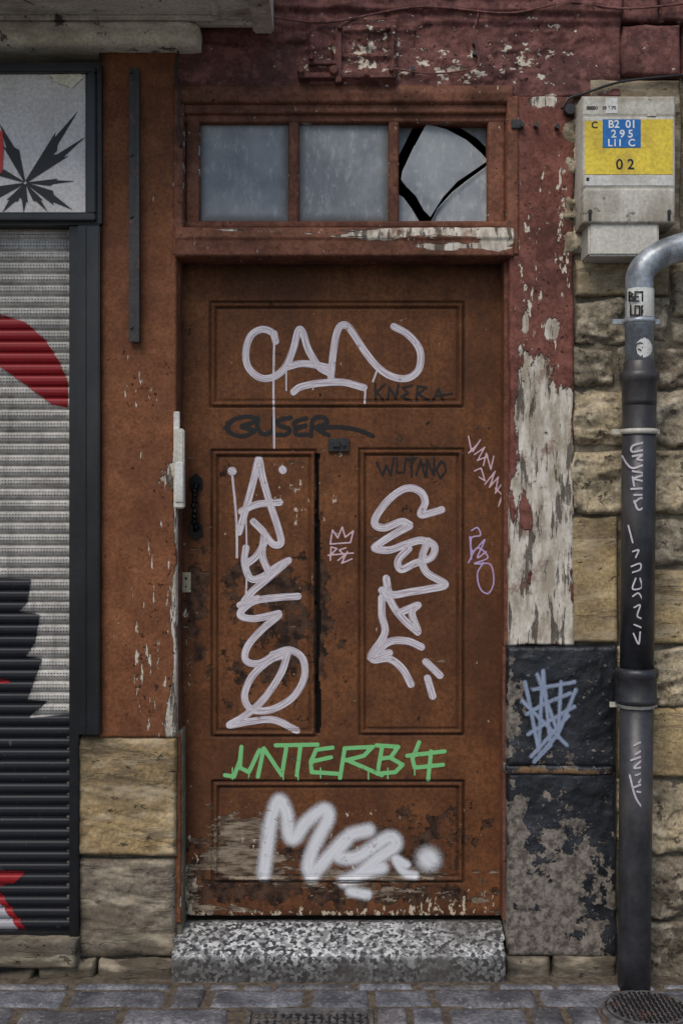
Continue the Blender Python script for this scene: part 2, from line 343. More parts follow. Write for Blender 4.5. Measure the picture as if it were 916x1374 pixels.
relief('door_leaf',233,338,688,1229,YD,YD+.045,m_door,door,step=1.5,amp=.0012,nf=7,rnd=.002,
  extra=lambda U,V:door_rel(U,V)+.012*crk(U,V)+.0012*(np.abs(U-281)<1)*((V<404)|((V>547)&(V<603))),
  attrs={'gap':crk,'dirt_and_dark':sumf(ends,joints,blob(430,1040,200,20,.25),blob(260,800,12,80,.4),blob(262,690,14,60,.3)),
   'chip':sumf(blob(350,780,60,45,.7),blob(335,900,60,60,.45),blob(390,860,30,70,.5),blob(262,800,14,80,.75),blob(300,1160,120,40,.7),blob(560,640,50,60,.3),blob(430,800,10,150,.6),blob(560,1130,120,60,.45),blob(452,860,20,120,.3),blob(300,640,20,40,.3),blob(450,1200,220,20,.55)),
   'wood':sumf(blob(320,1125,52,36,.7),blob(330,1160,60,16,.5),blob(440,1176,130,12,.45),blob(255,1195,14,34,.45),blob(500,1198,70,12,.5),blob(370,1106,60,7,.45),blob(650,1205,30,20,.4),blob(300,1222,60,6,.4),blob(560,1172,60,10,.35)),
   'scr':sumf(blob(255,1195,20,45,.6),blob(600,1210,80,20,.5),blob(430,1225,200,8,.6),blob(450,640,20,60,.3),blob(380,660,60,60,.25),blob(250,900,12,250,.4),blob(400,800,100,200,.15),blob(460,1130,160,60,.3),blob(650,900,20,300,.2))})
box('latch_plate',440,588,468,606,YD-.012,YD+.002,m_iron,door,.002)
box('latch_bolt',446,592,456,600,YD-.022,YD-.01,m_iron,door,.002)
tube('latch_knob',[(PX_(461,YD),YD-.026,PZ_(596,YD)),(PX_(461,YD),YD-.01,PZ_(596,YD))],.007,m_iron,door,16)
m_hand=flat('black_wrought_iron',sc(16,16,18),.35,.6)
hp=[]; hr=[]
for i in range(61):
    t=i/60; py=650+t*62; hp.append((PX_(263,YD)+.0025*math.sin(t*36),YD-.014-.030*math.sin(math.pi*t),PZ_(py,YD))); hr.append(.0075+.0022*math.sin(t*56))
tube('pull_handle',hp,hr,m_hand,door,14)
for i,(py) in enumerate((650,713)):
    poly('handle_plate_%d'%(i+1),[(255,py-8),(263,py-15),(271,py-8),(272,py+5),(263,py+12),(254,py+5)],YD-.007,m_hand,door,.006)
m_brass=flat('worn_lock_plate',sc(196,184,154),.5,.1,.4)
box('lock_plate',244,768,256,795,YD-.006,YD+.001,m_brass,door,.0015)
tube('keyhole',[(PX_(250,YD),YD-.0066,PZ_(776,YD)),(PX_(250,YD),YD-.004,PZ_(776,YD))],.004,m_dark,door,14)
tube('keyhole_lower',[(PX_(250,YD),YD-.0066,PZ_(787,YD)),(PX_(250,YD),YD-.004,PZ_(787,YD))],.003,m_dark,door,14)
for i,(a,b) in enumerate([(455,638),(463,820),(463,965),(335,1044),(545,1044),(300,574),(640,574),(655,574),(300,1035),(640,1035)]):
    tube('nail_%d'%(i+1),[(PX_(a,YD),YD-.002,PZ_(b,YD)),(PX_(a,YD),YD+.002,PZ_(b,YD))],.0035,m_iron,door,10)
CAN=[[(370,458),(366,447),(352,442),(337,450),(330,470),(333,492),(347,506),(364,507),(381,495),(393,470),(400,444),(406,446),(414,470),(428,492),(441,500)],
 [(386,492),(404,488),(424,490),(444,494)],[(444,506),(446,480),(452,446),(460,436),(470,442),(488,470),(508,494),(528,506),(548,507),(562,494),(563,470),(548,450),(528,438)],
 [(394,526),(404,519),(430,514),(460,513),(488,520)]]
tag('graffiti_tag',CAN,g_white,door_y,w=11)
tag('graffiti_drips',[([(368,455),(367,520),(368,601)],3.4),([(368,448),(368,452)],11),([(384,495),(384,524)],2.6),([(490,520),(489,541)],3),([(506,496),(500,512)],3),([(420,517),(420,523)],2)],g_white,door_y,w=3,off=.0016)
tag('graffiti_tag',[[(503,515),(504,538)],[(516,515),(505,526),(515,538)],[(520,536),(522,519),(531,535),(534,516)],[(552,517),(540,520),(547,527),(538,532),(552,538)],[(558,538),(560,518),(572,520),(561,528),(576,538)],[(580,538),(588,521),(594,538)],[(583,532),(606,528)]],g_black,door_y,w=3.4,sm=False)
tag('graffiti_tag',[[(303,574),(315,562),(336,559),(341,566),(324,572),(341,578),(326,585),(308,580),(305,568)],[(346,560),(346,576),(356,583),(366,576),(367,560)],[(390,560),(374,564),(375,571),(388,575),(384,583),(368,583)],[(411,561),(396,566),(397,573),(410,571),(397,576),(398,583),(412,583)],[(417,585),(420,563),(434,560),(438,568),(424,574),(441,584)],[(430,574),(455,573),(480,577),(500,585)]],g_black,door_y,w=7)
A=[[(321,714),(328,690),(340,645),(347,616),(352,640),(362,675),(372,705),(377,728),(366,730),(352,712),(340,700)],[(324,686),(345,677),(375,674)],
 [(330,735),(328,755),(336,776),(352,774),(372,760),(387,752)],[(331,757),(345,745),(358,722)],[(354,720),(352,745),(360,766)],
 [(387,752),(362,774),(340,792),(328,806)],[(400,800),(370,802),(340,807),(322,824),(340,830),(374,823)],[(322,812),(345,803)],
 [(374,826),(350,846),(332,868),(330,886),(348,890),(372,876)],[(366,878),(388,872),(406,884),(408,910),(392,936),(364,952),(338,952),(328,934),(338,908),(362,886),(384,878)],
 [(386,876),(376,905),(352,940),(326,962),(308,973),(335,968),(368,966),(398,980)]]
tag('graffiti_tag',A,g_white,door_y,w=11)
tag('graffiti_drips',[([(311,632),(312,632.5)],13),([(379,630),(379.5,631)],12),([(312,640),(316,680),(318,720),(318,748)],3.6),([(330,690),(331,730)],2.6),([(331,776),(330,800)],3)],g_white,door_y,w=3,off=.0016)
B=[[(592,684),(578,688),(564,690),(570,674),(564,660),(546,655),(524,668),(506,690),(503,704),(516,708),(538,700),(549,704)],
 [(549,706),(530,716),(508,730),(503,736),(522,738),(545,730),(565,725),(582,732),(578,748),(556,756),(538,764),(534,752),(548,736)],
 [(574,726),(566,748),(572,768),(597,784),(576,790),(552,794),(528,798),(512,792)],[(512,792),(520,802),(518,776),(524,806),(540,830),(560,848)],
 [(512,802),(512,826),(516,850),(497,882),(522,876)],[(560,846),(552,822),(560,812),(536,822)],[(565,868),(545,860),(520,862),(500,884),(522,884),(540,898),(551,918)],
 [(571,888),(590,906)],[(573,910),(580,934)]]
tag('graffiti_tag',B,g_white,door_y,w=11.5)
tag('graffiti_tag',[[(505,620),(513,638),(518,624),(524,638),(528,614)],[(532,614),(532,634),(542,634),(544,614)],[(545,616),(560,613)],[(552,614),(552,640)],[(558,638),(564,616),(570,640)],[(572,640),(572,616),(582,638),(582,612)],[(592,618),(585,630),(590,642),(598,632),(595,620),(588,622)]],g_black,door_y,w=3.2,sm=False)
tag('graffiti_tag',[[(443,729),(446,711),(453,722),(459,707),(463,721),(474,712),(470,728),(443,730)],[(443,752),(444,734),(452,736),(444,744)],[(464,735),(455,738),(462,745),(453,752)],[(466,740),(458,756),(472,750)],[(440,745),(474,742)]],g_pink,door_y,w=2.6,sm=False)
tag('graffiti_tag',[[(628,585),(632,605),(628,608),(640,596)],[(636,610),(650,600),(640,618),(654,612)],[(648,625),(652,608),(658,630),(662,612)],[(636,632),(645,628),(650,645),(642,640)],[(650,650),(664,632),(656,654),(668,640),(664,662),(672,650)],[(634,606),(644,590)],[(664,655),(674,665),(668,680),(676,655)]],g_pink,door_y,w=2.4,sm=False)
tag('graffiti_tag',[[(632,712),(640,708),(644,718),(632,722),(634,740),(650,724),(640,748),(652,740)],[(628,755),(640,735),(654,748),(636,756),(650,756)],[(648,755),(640,770),(644,790),(655,796),(662,780),(658,758),(645,756)],[(630,720),(632,750)]],g_purple,door_y,w=2.6)
G=[[(302,1040),(314,1042),(322,1020),(324,1002)],[(324,1002),(322,1030),(334,1036),(348,1006)],[(346,1042),(354,1004),(378,1040),(384,1004)],[(370,1000),(426,999)],[(403,1002),(398,1040)],[(446,1003),(424,1006),(417,1022),(444,1016)],[(417,1022),(418,1036),(452,1038)],
 [(456,1044),(462,1006)],[(462,1004),(500,1002),(488,1014),(464,1020)],[(466,1020),(512,1040)],[(505,1000),(534,1002),(524,1016),(510,1018)],[(524,1017),(540,1026),(530,1036),(506,1038),(512,1004)],[(546,1014),(596,1008)],[(562,996),(553,1018),(556,1030),(594,1026)],[(578,1008),(574,1046)]]
tag('graffiti_tag',G,g_green,door_y,w=6.5,sm=False)
tag('graffiti_drips',[([(x,1030),(x,y)],2.2) for x,y in ((312,1046),(334,1045),(380,1046),(400,1047),(430,1044),(494,1046),(520,1045),(556,1040))],g_green,door_y,w=2.2,off=.0016)
K=[[(354,1172),(358,1140),(364,1100),(374,1074),(384,1090),(388,1120),(396,1124),(410,1104),(434,1086),(440,1098),(424,1130),(414,1160),(418,1176)],[(418,1176),(440,1150),(468,1122),(494,1114)],[(470,1120),(452,1146),(478,1150),(520,1124),(530,1134),(506,1152),(480,1174),(462,1182)],[(484,1172),(512,1164)]]
tag('graffiti_tag',K,g_spray,door_y,w=32,step=2)
tag('graffiti_tag',[([(574,1152),(575,1153)],52),([(545,1160),(530,1152),(542,1170),(556,1174)],20),([(470,1196),(492,1200)],24)],g_spray,door_y,w=30,step=2,off=.002)
# ================================================================ LEFT PILLAR
frame=empty('door_frame')
relief('left_pillar',133,60,237,990,0,.16,m_left,frame,step=2,amp=.004,nf=6,rnd=.006,
 attrs={'wood':sumf(lambda U,V:np.clip((U-224)/12,0,1)*np.clip((V-540)/120,0,1)*.75,blob(218,640,12,26,.5),blob(228,965,16,40,.6),blob(200,520,22,8,.4)),
  'chip':sumf(lambda U,V:np.clip((V-480)/200,0,1)*np.clip((U-150)/60,0,1)*.4,blob(190,900,22,90,.55),blob(180,520,35,40,.65),blob(225,780,12,150,.5)),
  'dirt_and_dark':sumf(lambda U,V:np.clip(1-(V-60)/160,0,1)*.4,lambda U,V:np.clip((150-U)/17,0,1)*.4)})  # pillar colour darker towards the top and along the left edge
box('left_jamb',229,346,241,1232,.035,.15,m_frame,frame,.003,yr=.035)
relief('left_jamb_lower',234,985,243,1240,.02,.15,m_left,frame,step=2,amp=.003,attrs={'wood':lambda U,V:V*0+.25,'dirt_and_dark':lambda U,V:V*0+.3,'chip':lambda U,V:V*0+.3})
# ================================================================ RIGHT PILLAR
WP=[(700,468),(722,478),(738,494),(750,520),(768,532),(768,866),(678,866),(680,770),(696,700),(690,620),(696,560),(690,520)]
wm=pmask(WP,40); wm2=sumf(wm,blob(741,442,13,20,1.0),blob(728,135,26,12,.9),blob(706,430,7,30,.7),blob(688,800,14,80,.3),blob(752,260,8,60,.3))
wmf=lambda U,V:np.clip(wm2(U,V)-blob(706,690,10,26,.6)(U,V)-blob(708,775,9,22,.6)(U,V)-blob(742,560,10,22,.4)(U,V),0,1)
def pil_extra(U,V):
    m=np.clip(polysd(WP,U,V)/10+.4,0,1)
    return m*(.003+.005*fbm(U*.2,V*.03,5,9))
relief('right_pillar',683,128,770,866,0,.16,m_red,frame,step=1.6,amp=.005,nf=7,rnd=.008,warp=.004,extra=pil_extra,
 attrs={'wood':wmf,'chip':sumf(blob(705,420,20,120,.5),blob(740,400,40,200,.4),blob(700,250,20,100,.3),blob(755,300,8,120,.6)),
  'dirt_and_dark':sumf(lambda U,V:np.clip((U-758)/12,0,1)*.5,lambda U,V:np.clip(1-(V-128)/60,0,1)*.3)})  # pillar colour darker along the right edge and towards the top
box('right_jamb',676,340,688,868,.035,.15,m_frame,frame,.003,yr=.035)
box('right_jamb_lower',674,868,684,1236,.035,.15,m_frame,frame,.003,yr=.035)
tr=empty('transom_window')
def edgew(x0,y0,x1,y1,a=.35): return lambda U,V:a*np.exp(-(np.minimum(np.minimum(U-x0,x1-U),np.minimum(V-y0,y1-V))/2.5)**2)
fa=lambda *f:{'wood':sumf(*f) if f else (lambda U,V:U*0+.05),'chip':lambda U,V:U*0+.3,'dirt_and_dark':lambda U,V:U*0+.12}
relief('frame_left',232,112,246,342,-.004,.10,m_frame,tr,amp=.0015,rnd=.005,attrs=fa(edgew(232,112,246,342)),step=2)
relief('frame_right',680,128,696,342,-.006,.10,m_frame,tr,amp=.0015,rnd=.005,attrs=fa(edgew(680,128,696,342)),step=2)
relief('frame_head',236,112,690,137,-.010,.10,m_frame,tr,amp=.004,rnd=.008,nf=10,attrs=fa(),step=2,seed=3,
   extra=lambda U,V:.006*np.abs(V-124)/12)
relief('frame_head_inner',246,136,680,152,.012,.10,m_frame,tr,amp=.0015,rnd=.005,attrs=fa(),step=2)
relief('sill',234,303,690,343,-.022,.15,m_frame,tr,step=1.6,amp=.003,nf=12,rnd=.007,seed=4,
  extra=lambda U,V:np.interp(V,[303,318,322,343],[.012,.0,.006,.008]),
  attrs=fa(blob(560,312,170,8,.75),blob(670,322,30,16,.85),blob(300,308,60,4,.5),blob(590,330,80,6,.5),blob(600,306,90,4,.5)))
SY=.03
for nm,a in {'sash_top':(246,150,680,164),'sash_bottom':(246,296,680,306),'sash_left':(246,160,268,300),'sash_right':(654,160,680,300),'mullion_1':(387,160,401,300),'mullion_2':(521,160,535,300)}.items():
    relief(nm,*a,SY if 'mull' in nm or 'left' in nm or 'right' in nm else SY-.002,.09,m_frame,tr,amp=.001,rnd=.006,attrs=fa(edgew(*a,.3)),step=1.5,
      extra=(lambda U,V:.008*(U<250)+.008*(U>676)) if nm in('sash_left','sash_right') else None)
GY=.052
def gdirt(x0,y0,x1,y1): return lambda U,V:np.clip(1-np.minimum(np.minimum(U-x0,x1-U),np.minimum(V-y0,y1-V))/14,0,1)*.9+.3*(fbm(U*.05,V*.05,4)+.5)
for i,(a,b) in enumerate(((264,391),(397,525))):
    relief('glass_pane_%d'%(i+1),a,160,b,300,GY,GY+.006,m_glass,tr,amp=.0006,nf=5,rnd=.001,attrs={'dirt_and_dark':gdirt(a+3,162,b-3,298)})
def shard(name,pts,y,tilt=0):
    ob=poly(name,pts,y,m_glass,tr,.004)
    for v in ob.data.vertices: v.co.y+=tilt*(v.co.x-PX_(pts[0][0],y))
    return ob
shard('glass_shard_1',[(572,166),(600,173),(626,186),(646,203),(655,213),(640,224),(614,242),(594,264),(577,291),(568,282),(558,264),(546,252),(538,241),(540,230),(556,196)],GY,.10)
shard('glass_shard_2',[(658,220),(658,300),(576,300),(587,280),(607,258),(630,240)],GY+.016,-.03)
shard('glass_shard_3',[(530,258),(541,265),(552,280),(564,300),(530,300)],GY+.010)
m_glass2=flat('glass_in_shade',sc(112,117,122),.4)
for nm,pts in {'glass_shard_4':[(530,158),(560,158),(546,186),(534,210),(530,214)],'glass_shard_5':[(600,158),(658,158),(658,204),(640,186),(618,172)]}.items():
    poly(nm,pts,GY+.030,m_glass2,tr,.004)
m_edge=flat('broken_glass_edge',sc(186,190,192),.3)
def gl_edge(n,pts,y):
    tube(n,[(PX_(a,y),y-.001,PZ_(b,y)) for a,b in pts],.0012,m_edge,tr,6)
gl_edge('shard_edge_1',[(556,196),(540,230),(538,241),(546,252)],GY-.003)
gl_edge('shard_edge_2',[(656,221),(630,240),(607,258),(587,280),(578,298)],GY+.012)
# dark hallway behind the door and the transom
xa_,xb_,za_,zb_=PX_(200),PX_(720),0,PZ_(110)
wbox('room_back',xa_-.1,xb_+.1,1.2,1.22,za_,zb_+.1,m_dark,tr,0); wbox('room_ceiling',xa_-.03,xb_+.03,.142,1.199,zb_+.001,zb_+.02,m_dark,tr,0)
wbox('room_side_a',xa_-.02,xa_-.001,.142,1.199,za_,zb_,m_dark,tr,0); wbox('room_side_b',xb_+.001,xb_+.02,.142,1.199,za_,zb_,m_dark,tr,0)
# ================================================================ LINTEL AND UPPER WALL
wall=empty('painted_plaster_wall')
def lin_extra(U,V):
    e=np.zeros(U.shape)
    def rect(x0,y0,x1,y1,h,w=3):
        s=np.minimum(np.minimum(U-x0,x1-U),np.minimum(V-y0,y1-V)); return -h*np.clip(s/w+.5,0,1)
    e+=rect(414,28,532,116,.012,5)+rect(452,40,530,112,.016)+rect(462,48,520,76,-.012,2)+rect(456,82,524,96,-.008,2)+rect(456,100,524,110,.008)
    e+=rect(486,42,494,112,.008,2)+rect(420,60,446,96,.010,3)
    e+=.012*np.exp(-((V-60-.05*(U-400))/5)**2)*(U<415)
    e+=-.014*np.clip((U-360)/12,0,1)*np.clip((14-V+.02*(U-360))/6+.5,0,1)
    e+=-.010*np.clip((U-560)/12,0,1)*np.clip((34-V)/6+.5,0,1)
    e+=.02*fbm(U*.012,V*.02,4,11)
    e+=-.006*np.clip(fbm(U*.03,V*.06,3,21)*6,0,1)
    return e
relief('lintel',235,-60,832,130,.004,.14,m_lint,wall,step=1.8,amp=.005,nf=14,rnd=.004,seed=2,extra=lin_extra,oct=6,
 attrs={'wood':sumf(blob(730,133,30,10,.7),blob(650,92,100,8,.32),blob(580,92,40,4,.3),blob(660,10,30,8,.35),blob(700,92,30,6,.4),blob(570,10,30,5,.35)),'chip':sumf(blob(480,70,80,50,.6),blob(640,90,160,40,.5),blob(730,60,60,60,.4),blob(560,60,200,70,.3)),
  'dirt_and_dark':sumf(lambda U,V:np.clip(1-V/60,0,1)*.15,blob(840,60,40,100,.4),blob(370,80,60,60,.25))})
relief('lintel_right',690,122,756,175,.012,.14,m_lint,wall,step=2,amp=.004,nf=14,rnd=.01,attrs={'wood':blob(728,135,26,12,.9),'chip':lambda U,V:U*0+.3,'dirt_and_dark':lambda U,V:U*0+.1})
relief('upper_wall',-900,-1500,1500,-58,.0,.14,m_lint,wall,step=14,amp=.006,nf=4,attrs=fa())
relief('pillar_head',130,-60,238,62,.002,.14,m_lint,wall,step=3,amp=.006,nf=10,attrs=fa())
hw=empty('old_lintel_ironwork')
box('strap',400,97,530,104,-.036,.0,m_lint,hw,.002)
box('strap_upright',450,36,458,110,-.038,.0,m_lint,hw,.002)
box('strap_cross',414,80,452,86,-.030,.0,m_lint,hw,.002)
for i,(a,b,r_) in enumerate(((448,101,.014),(404,101,.011),(418,84,.008),(524,100,.008),(456,44,.008),(520,44,.008))):
    tube('stud_%d'%(i+1),[(PX_(a),-.050,PZ_(b)),(PX_(a),-.046,PZ_(b)),(PX_(a),.0,PZ_(b))],[r_*.7,r_,r_],m_lint,hw,18)
for i,(a,b) in enumerate([(699,170),(718,170),(636,60),(636,74),(553,95),(700,20),(746,172)]):
    tube('bolt_%d'%(i+1),[(PX_(a),-.022,PZ_(b)),(PX_(a),.02,PZ_(b))],.007,m_iron,hw,12)
box('angle_bracket',686,160,700,172,-.014,.01,m_iron,hw,.002)
cab=[(236,50),(240,75),(236,100),(242,128),(240,160),(244,200)]
tube('electric_cable',[(PX_(a),-.014,PZ_(b)) for a,b in smooth(cab)],.0032,m_black,wall,10)
tube('thin_cable',[(PX_(a),-.022,PZ_(b)) for a,b in smooth([(530,96),(570,102),(610,100),(640,90),(634,50),(640,20),(636,-20)])],.0026,m_lint,wall,10)
tube('top_cable',[(PX_(a),-.024,PZ_(b)) for a,b in smooth([(355,26),(440,34),(560,14),(680,22),(760,8),(840,16),(960,4)])],.0035,m_lint,wall,10)
tube('meter_cable',[(PX_(a),-.012,PZ_(b)) for a,b in smooth([(752,148),(762,134),(780,128),(830,112),(900,104),(960,100)])],.004,m_black,wall,10)
bar=empty('iron_bar')
box('flat_bar',173,90,186,459,-.022,-.010,m_iron,bar,.002)
box('bar_rib',183,90,187,459,-.034,-.020,m_iron,bar,.001)
for i,b in enumerate((100,210,292,440)):
    box('standoff_%d'%(i+1),174,b-5,184,b+5,-.011,.01,m_iron,bar,.001)
    tube('bar_bolt_%d'%(i+1),[(PX_(178),-.028,PZ_(b)),(PX_(178),-.02,PZ_(b))],.006,m_iron,bar,10)
tk=empty('plastic_cable_cover')
box('cover_strip',233,552,241,602,-.010,.005,m_wht,tk,.002)
box('cover_box',233,575,247,682,-.030,.005,m_box,tk,.004)
box('cover_lid',235,620,246,674,-.034,-.028,m_wht,tk,.002)
# ================================================================ CREAM BAY / CORNICE
bay=empty('wooden_bay_window')
relief('wall_moulding',-700,36,268,62,-.05,.14,m_cream,bay,amp=.002,rnd=.01,step=3,extra=lambda U,V:np.interp(V,[36,44,48,54,62],[-.05,-.04,-.015,-.015,0])+.03*np.clip((U-250)/18,0,1)**2)
wbox('soffit',-3.2,PX_(362,0),-.50,-.0,PZ_(38),PZ_(38)+.04,m_cream,bay,.006)
wbox('soffit_edge_front',-3.2,PX_(362,0)+.012,-.52,-.47,PZ_(38)-.02,PZ_(38)+.12,m_cream,bay,.006)
wbox('soffit_edge_side',PX_(340,0),PX_(362,0)+.012,-.468,-.0,PZ_(38)-.018,PZ_(38)+.12,m_cream,bay,.006)
wbox('bay_wall',-3.2,PX_(355,0),-.46,-.0,PZ_(38)+.125,PZ_(38)+1.2,m_cream,bay,.01)
for i,(xa,xb) in enumerate(((-2.2,-1.25),(-1.2,-.36))):
    for j,(a,b,c_,d_) in enumerate(((xa,xb,-.44,-.42),(xa,xb,-.10,-.08),(xa,xa+.02,-.418,-.102),(xb-.02,xb,-.418,-.102))):
        wbox('soffit_panel_%d_%d'%(i,j),a,b,c_,d_,PZ_(38)-.014,PZ_(38)+.003,m_cream,bay,.005)
wbox('soffit_bead',-3.2,PX_(345),-.065,-.05,PZ_(38)-.014,PZ_(38)+.003,m_cream,bay,.005)
# ================================================================ SHOPFRONT
shop=empty('shop_sign')
box('sign_back',-500,83,136,301,-.03,.10,m_black,shop,.004)
box('sign_panel',-480,99,115,285,-.034,-.028,m_sign,shop,.001)
for nm,a in {'rim_top':(-490,88,128,97),'rim_bottom':(-490,286,128,295),'rim_right':(117,97.5,128,285.5)}.items():
    box(nm,*a,-.05,-.028,m_black,shop,.003)
def ray(i,c0,tip,w):
    dx,dy=tip[0]-c0[0],tip[1]-c0[1]; l=math.hypot(dx,dy); nx_,ny_=-dy/l,dx/l
    P=lambda t,o:(c0[0]+dx*t+nx_*o*w,c0[1]+dy*t+ny_*o*w)
    poly('burst_ray_%d'%i,[P(0,.10),P(.50,1.0),P(.56,.55),P(1,0),P(.60,-.45),P(.66,-.8),P(0,-.10)],-.0365-.0001*i,m_blkink,shop,.0022)
for i,(c0,tip,w) in enumerate([((35,243),(104,150),9),((36,244),(114,184),-8),((36,245),(99,243),5),((36,246),(97,281),-9),((35,247),(64,284),6),((34,247),(32,284),6),((33,247),(4,284),-7),((32,246),(-26,268),8),((32,244),(-24,222),6),((33,243),(0,166),10)]): ray(i,c0,tip,w)
m_redp=flat('red_sticker',sc(200,36,24),.4,var=.1)
poly('red_mark',[(-30,172),(4,176),(5,200),(3,232),(-30,236)],-.0388,m_redp,shop,.0018)
poly('torn_paper',[(66,100),(108,99),(112,104),(97,118),(70,108)],-.038,m_cream,shop,.002)
sh=empty('rolling_shutter')
pitch=15.2
YS=.03
def sh_y(U,V):
    ph=((V-305)%pitch)/pitch
    return YS+np.interp(ph,[0,.08,.14,.3,.6,.9,1],[.012,.010,.0,-.003,-.003,.002,.012])
nx=np.linspace(-500,97,60); nyv=np.arange(300,1262,1.0)
U,V=np.meshgrid(nx,nyv); Y=sh_y(U,V)
meshq('slats',np.stack([PX_(U,YS),Y,PZ_(V,YS)],-1).reshape(-1,3),gridq(*U.shape),m_slat,sh)
bm=bmesh.new()
for r in range(0,43):
    pyc=305+r*pitch+pitch*.5
    for c_ in range(-30,24):
        px=c_*4.0+ (2 if r%2 else 0)
        if px>91: continue
        for dy in (-2.2,2.2):
            x=PX_(px,YS); z=PZ_(pyc+dy,YS); s=.0018
            vs=[bm.verts.new((x+s*a,YS-.0036,z+s*b)) for a,b in((-1,-.8),(1,-.8),(1,.8),(-1,.8))]
            bm.faces.new(vs)
me=bpy.data.meshes.new('perforations'); bm.to_mesh(me); bm.free(); link(bpy.data.objects.new('perforations',me),m_dark,sh)
def painted(name,pts,col,off=.0012):
    m=gmat(name+'_paint',col,tuple(x*.8 for x in col[:3])+(1,),.03,.01,.2,1)
    x0,y0=np.min(pts,0); x1,y1=np.max(pts,0)
    U,V=np.meshgrid(np.arange(x0-2,x1+3,1.5),np.arange(y0-2,y1+3,1.0)); sd=polysd(pts,U,V)
    Y=sh_y(U,V)-off-.003; gd=np.clip(1-sd/20,0,2).ravel(); q=gridq(*U.shape); q=q[gd[q].min(1)<1]
    return meshq(name,np.stack([PX_(U,YS),Y,PZ_(V,YS)],-1).reshape(-1,3),q,m,None,{'gd':gd,'gu':V.ravel()*.1,'gv':U.ravel()*.1})
painted('shutter_mural',[(-80,424),(0,421),(35,432),(62,456),(80,484),(92,512),(92,548),(70,543),(36,518),(0,492),(-80,480)],sc(134,20,28))
painted('shutter_mural',[(-80,772),(43,777),(38,808),(27,820),(55,824),(48,862),(36,880),(58,884),(50,905),(38,938),(66,940),(40,962),(96,958),(96,1262),(-80,1262)],sc(26,27,34))
painted('shutter_mural',[(-80,908),(4,910),(18,916),(-80,925)],sc(134,20,28),.003)
painted('shutter_mural',[(-80,1164),(38,1168),(20,1185),(-2,1190),(44,1256),(20,1260),(-80,1262)],sc(144,22,30),.003)
painted('shutter_mural',[(-80,1196),(-5,1200),(34,1256),(-80,1260)],sc(165,160,165),.005)
box('guide_rail',93,302,106,1262,-.012,.06,m_black,sh,.002)
box('side_post',104,302,134,986,-.03,.10,m_black,sh,.003)
box('side_post_groove',110,304,116,984,-.034,-.028,m_black,sh,.002)
box('bottom_bar',-500,1250,95,1263,-.002,.05,m_black,sh,.003)
# ================================================================ STONES
def stone(parent,x0,y0,x1,y1,col,y=0,amp=.006,rnd=.018,seed=0,mat=m_stone,warp=.006,nf=12,attrs=None,name='stone',step=2.4,extra=None,g=2.0):
    a={'dirt_and_dark':lambda U,V:np.clip(1-np.minimum(np.minimum(U-x0,x1-U),np.minimum(V-y0,y1-V))/9,0,1)*.5}
    if attrs: a.update(attrs)
    return relief(name,x0+g,y0+g,x1-g,y1-g,y,y+.09,mat,parent,step=step,amp=amp,nf=nf,rnd=rnd,warp=warp,attrs=a,tint=col,seed=seed,extra=extra)
def T(r,g,b):
    c=sc(r,g,b); w=sc(182,169,144); return (c[0]/w[0],c[1]/w[1],c[2]/w[2],1)
base=empty('stone_pillar_base')
layer_=lambda U,V:.008*np.abs(fbm(U*.012+V*.01,V*.09-U*.02,4,77))*2+.008*np.abs(fbm((U+V*1.2)*.03,(V-U*.4)*.012,3,55))*2
stone(base,98,988,238,1152,T(174,148,108),-.006,.004,.014,31,m_ashlar,attrs={'dirt_and_dark':sumf(blob(130,1000,50,30,.35),blob(98,1070,14,90,.6),blob(236,1000,8,40,.3),blob(120,1120,40,40,.35))},extra=layer_)
stone(base,98,1152,237,1290,T(132,121,109),-.004,.010,.022,32,m_ashlar,attrs={'dirt_and_dark':sumf(blob(170,1290,80,40,.6),blob(100,1230,20,70,.6),blob(200,1170,40,20,.3))},extra=layer_)
for i,(a,b,c_,d_) in enumerate(((-420,1262,-190,1304),(-190,1262,104,1304))): stone(base,a,b,c_,d_,T(102,96,90),-.05,.005,.012,40+i,m_ashlar)
for i,(a,b,c_,d_) in enumerate(((-300,1300,-100,1345),(-100,1302,46,1345),(46,1290,130,1340),(130,1292,236,1338))): stone(base,a,b,c_,d_,T(94,88,82),-.03,.012,.02,44+i,m_ashlar,attrs={'dirt_and_dark':lambda U,V:U*0+.3},warp=.012)
blk=empty('black_painted_stone_base')
ba={'chip':sumf(blob(700,950,16,60,.4),blob(740,1010,60,14,.4),blob(684,950,6,90,.6),blob(800,900,30,30,.25),lambda U,V:U*0+.15),'rust':lambda U,V:U*0}
stone(blk,680,866,828,1030,(1,1,1,1),-.012,.010,.014,51,m_blk,.005,attrs=ba,g=.5)
stone(blk,680,1036,828,1286,(1,1,1,1),-.008,.011,.016,52,m_blk,.005,attrs={'chip':sumf(blob(770,1200,85,75,.6),blob(700,1250,50,60,.6),blob(690,1120,14,70,.6),blob(760,1290,100,40,.5),blob(740,1110,60,60,.35),lambda U,V:U*0+.15),'rust':lambda U,V:U*0},g=.5)
stone(blk,678,1027,822,1040,(1,1,1,1),-.018,.006,.008,53,m_blk,.007,attrs={'chip':lambda U,V:U*0+.5,'rust':sumf(blob(760,1036,60,8,.7),blob(700,1036,30,8,.35))},g=.5)
for i,(a,b,c_,d_) in enumerate(((676,1286,740,1330),(740,1284,830,1330))): stone(blk,a,b,c_,d_,T(90,84,80),-.02,.010,.02,55+i,m_ashlar,attrs={'dirt_and_dark':lambda U,V:U*0+.35},warp=.01)
sw=empty('stone_wall')
relief('mortar_bed',750,100,1500,1340,.024,.14,m_mortar,sw,step=3.5,amp=.010,nf=22,rnd=.001)
relief('mortar_bed_left',90,980,245,1340,.030,.14,m_mortar,sw,step=4,amp=.006,nf=30,rnd=.001)
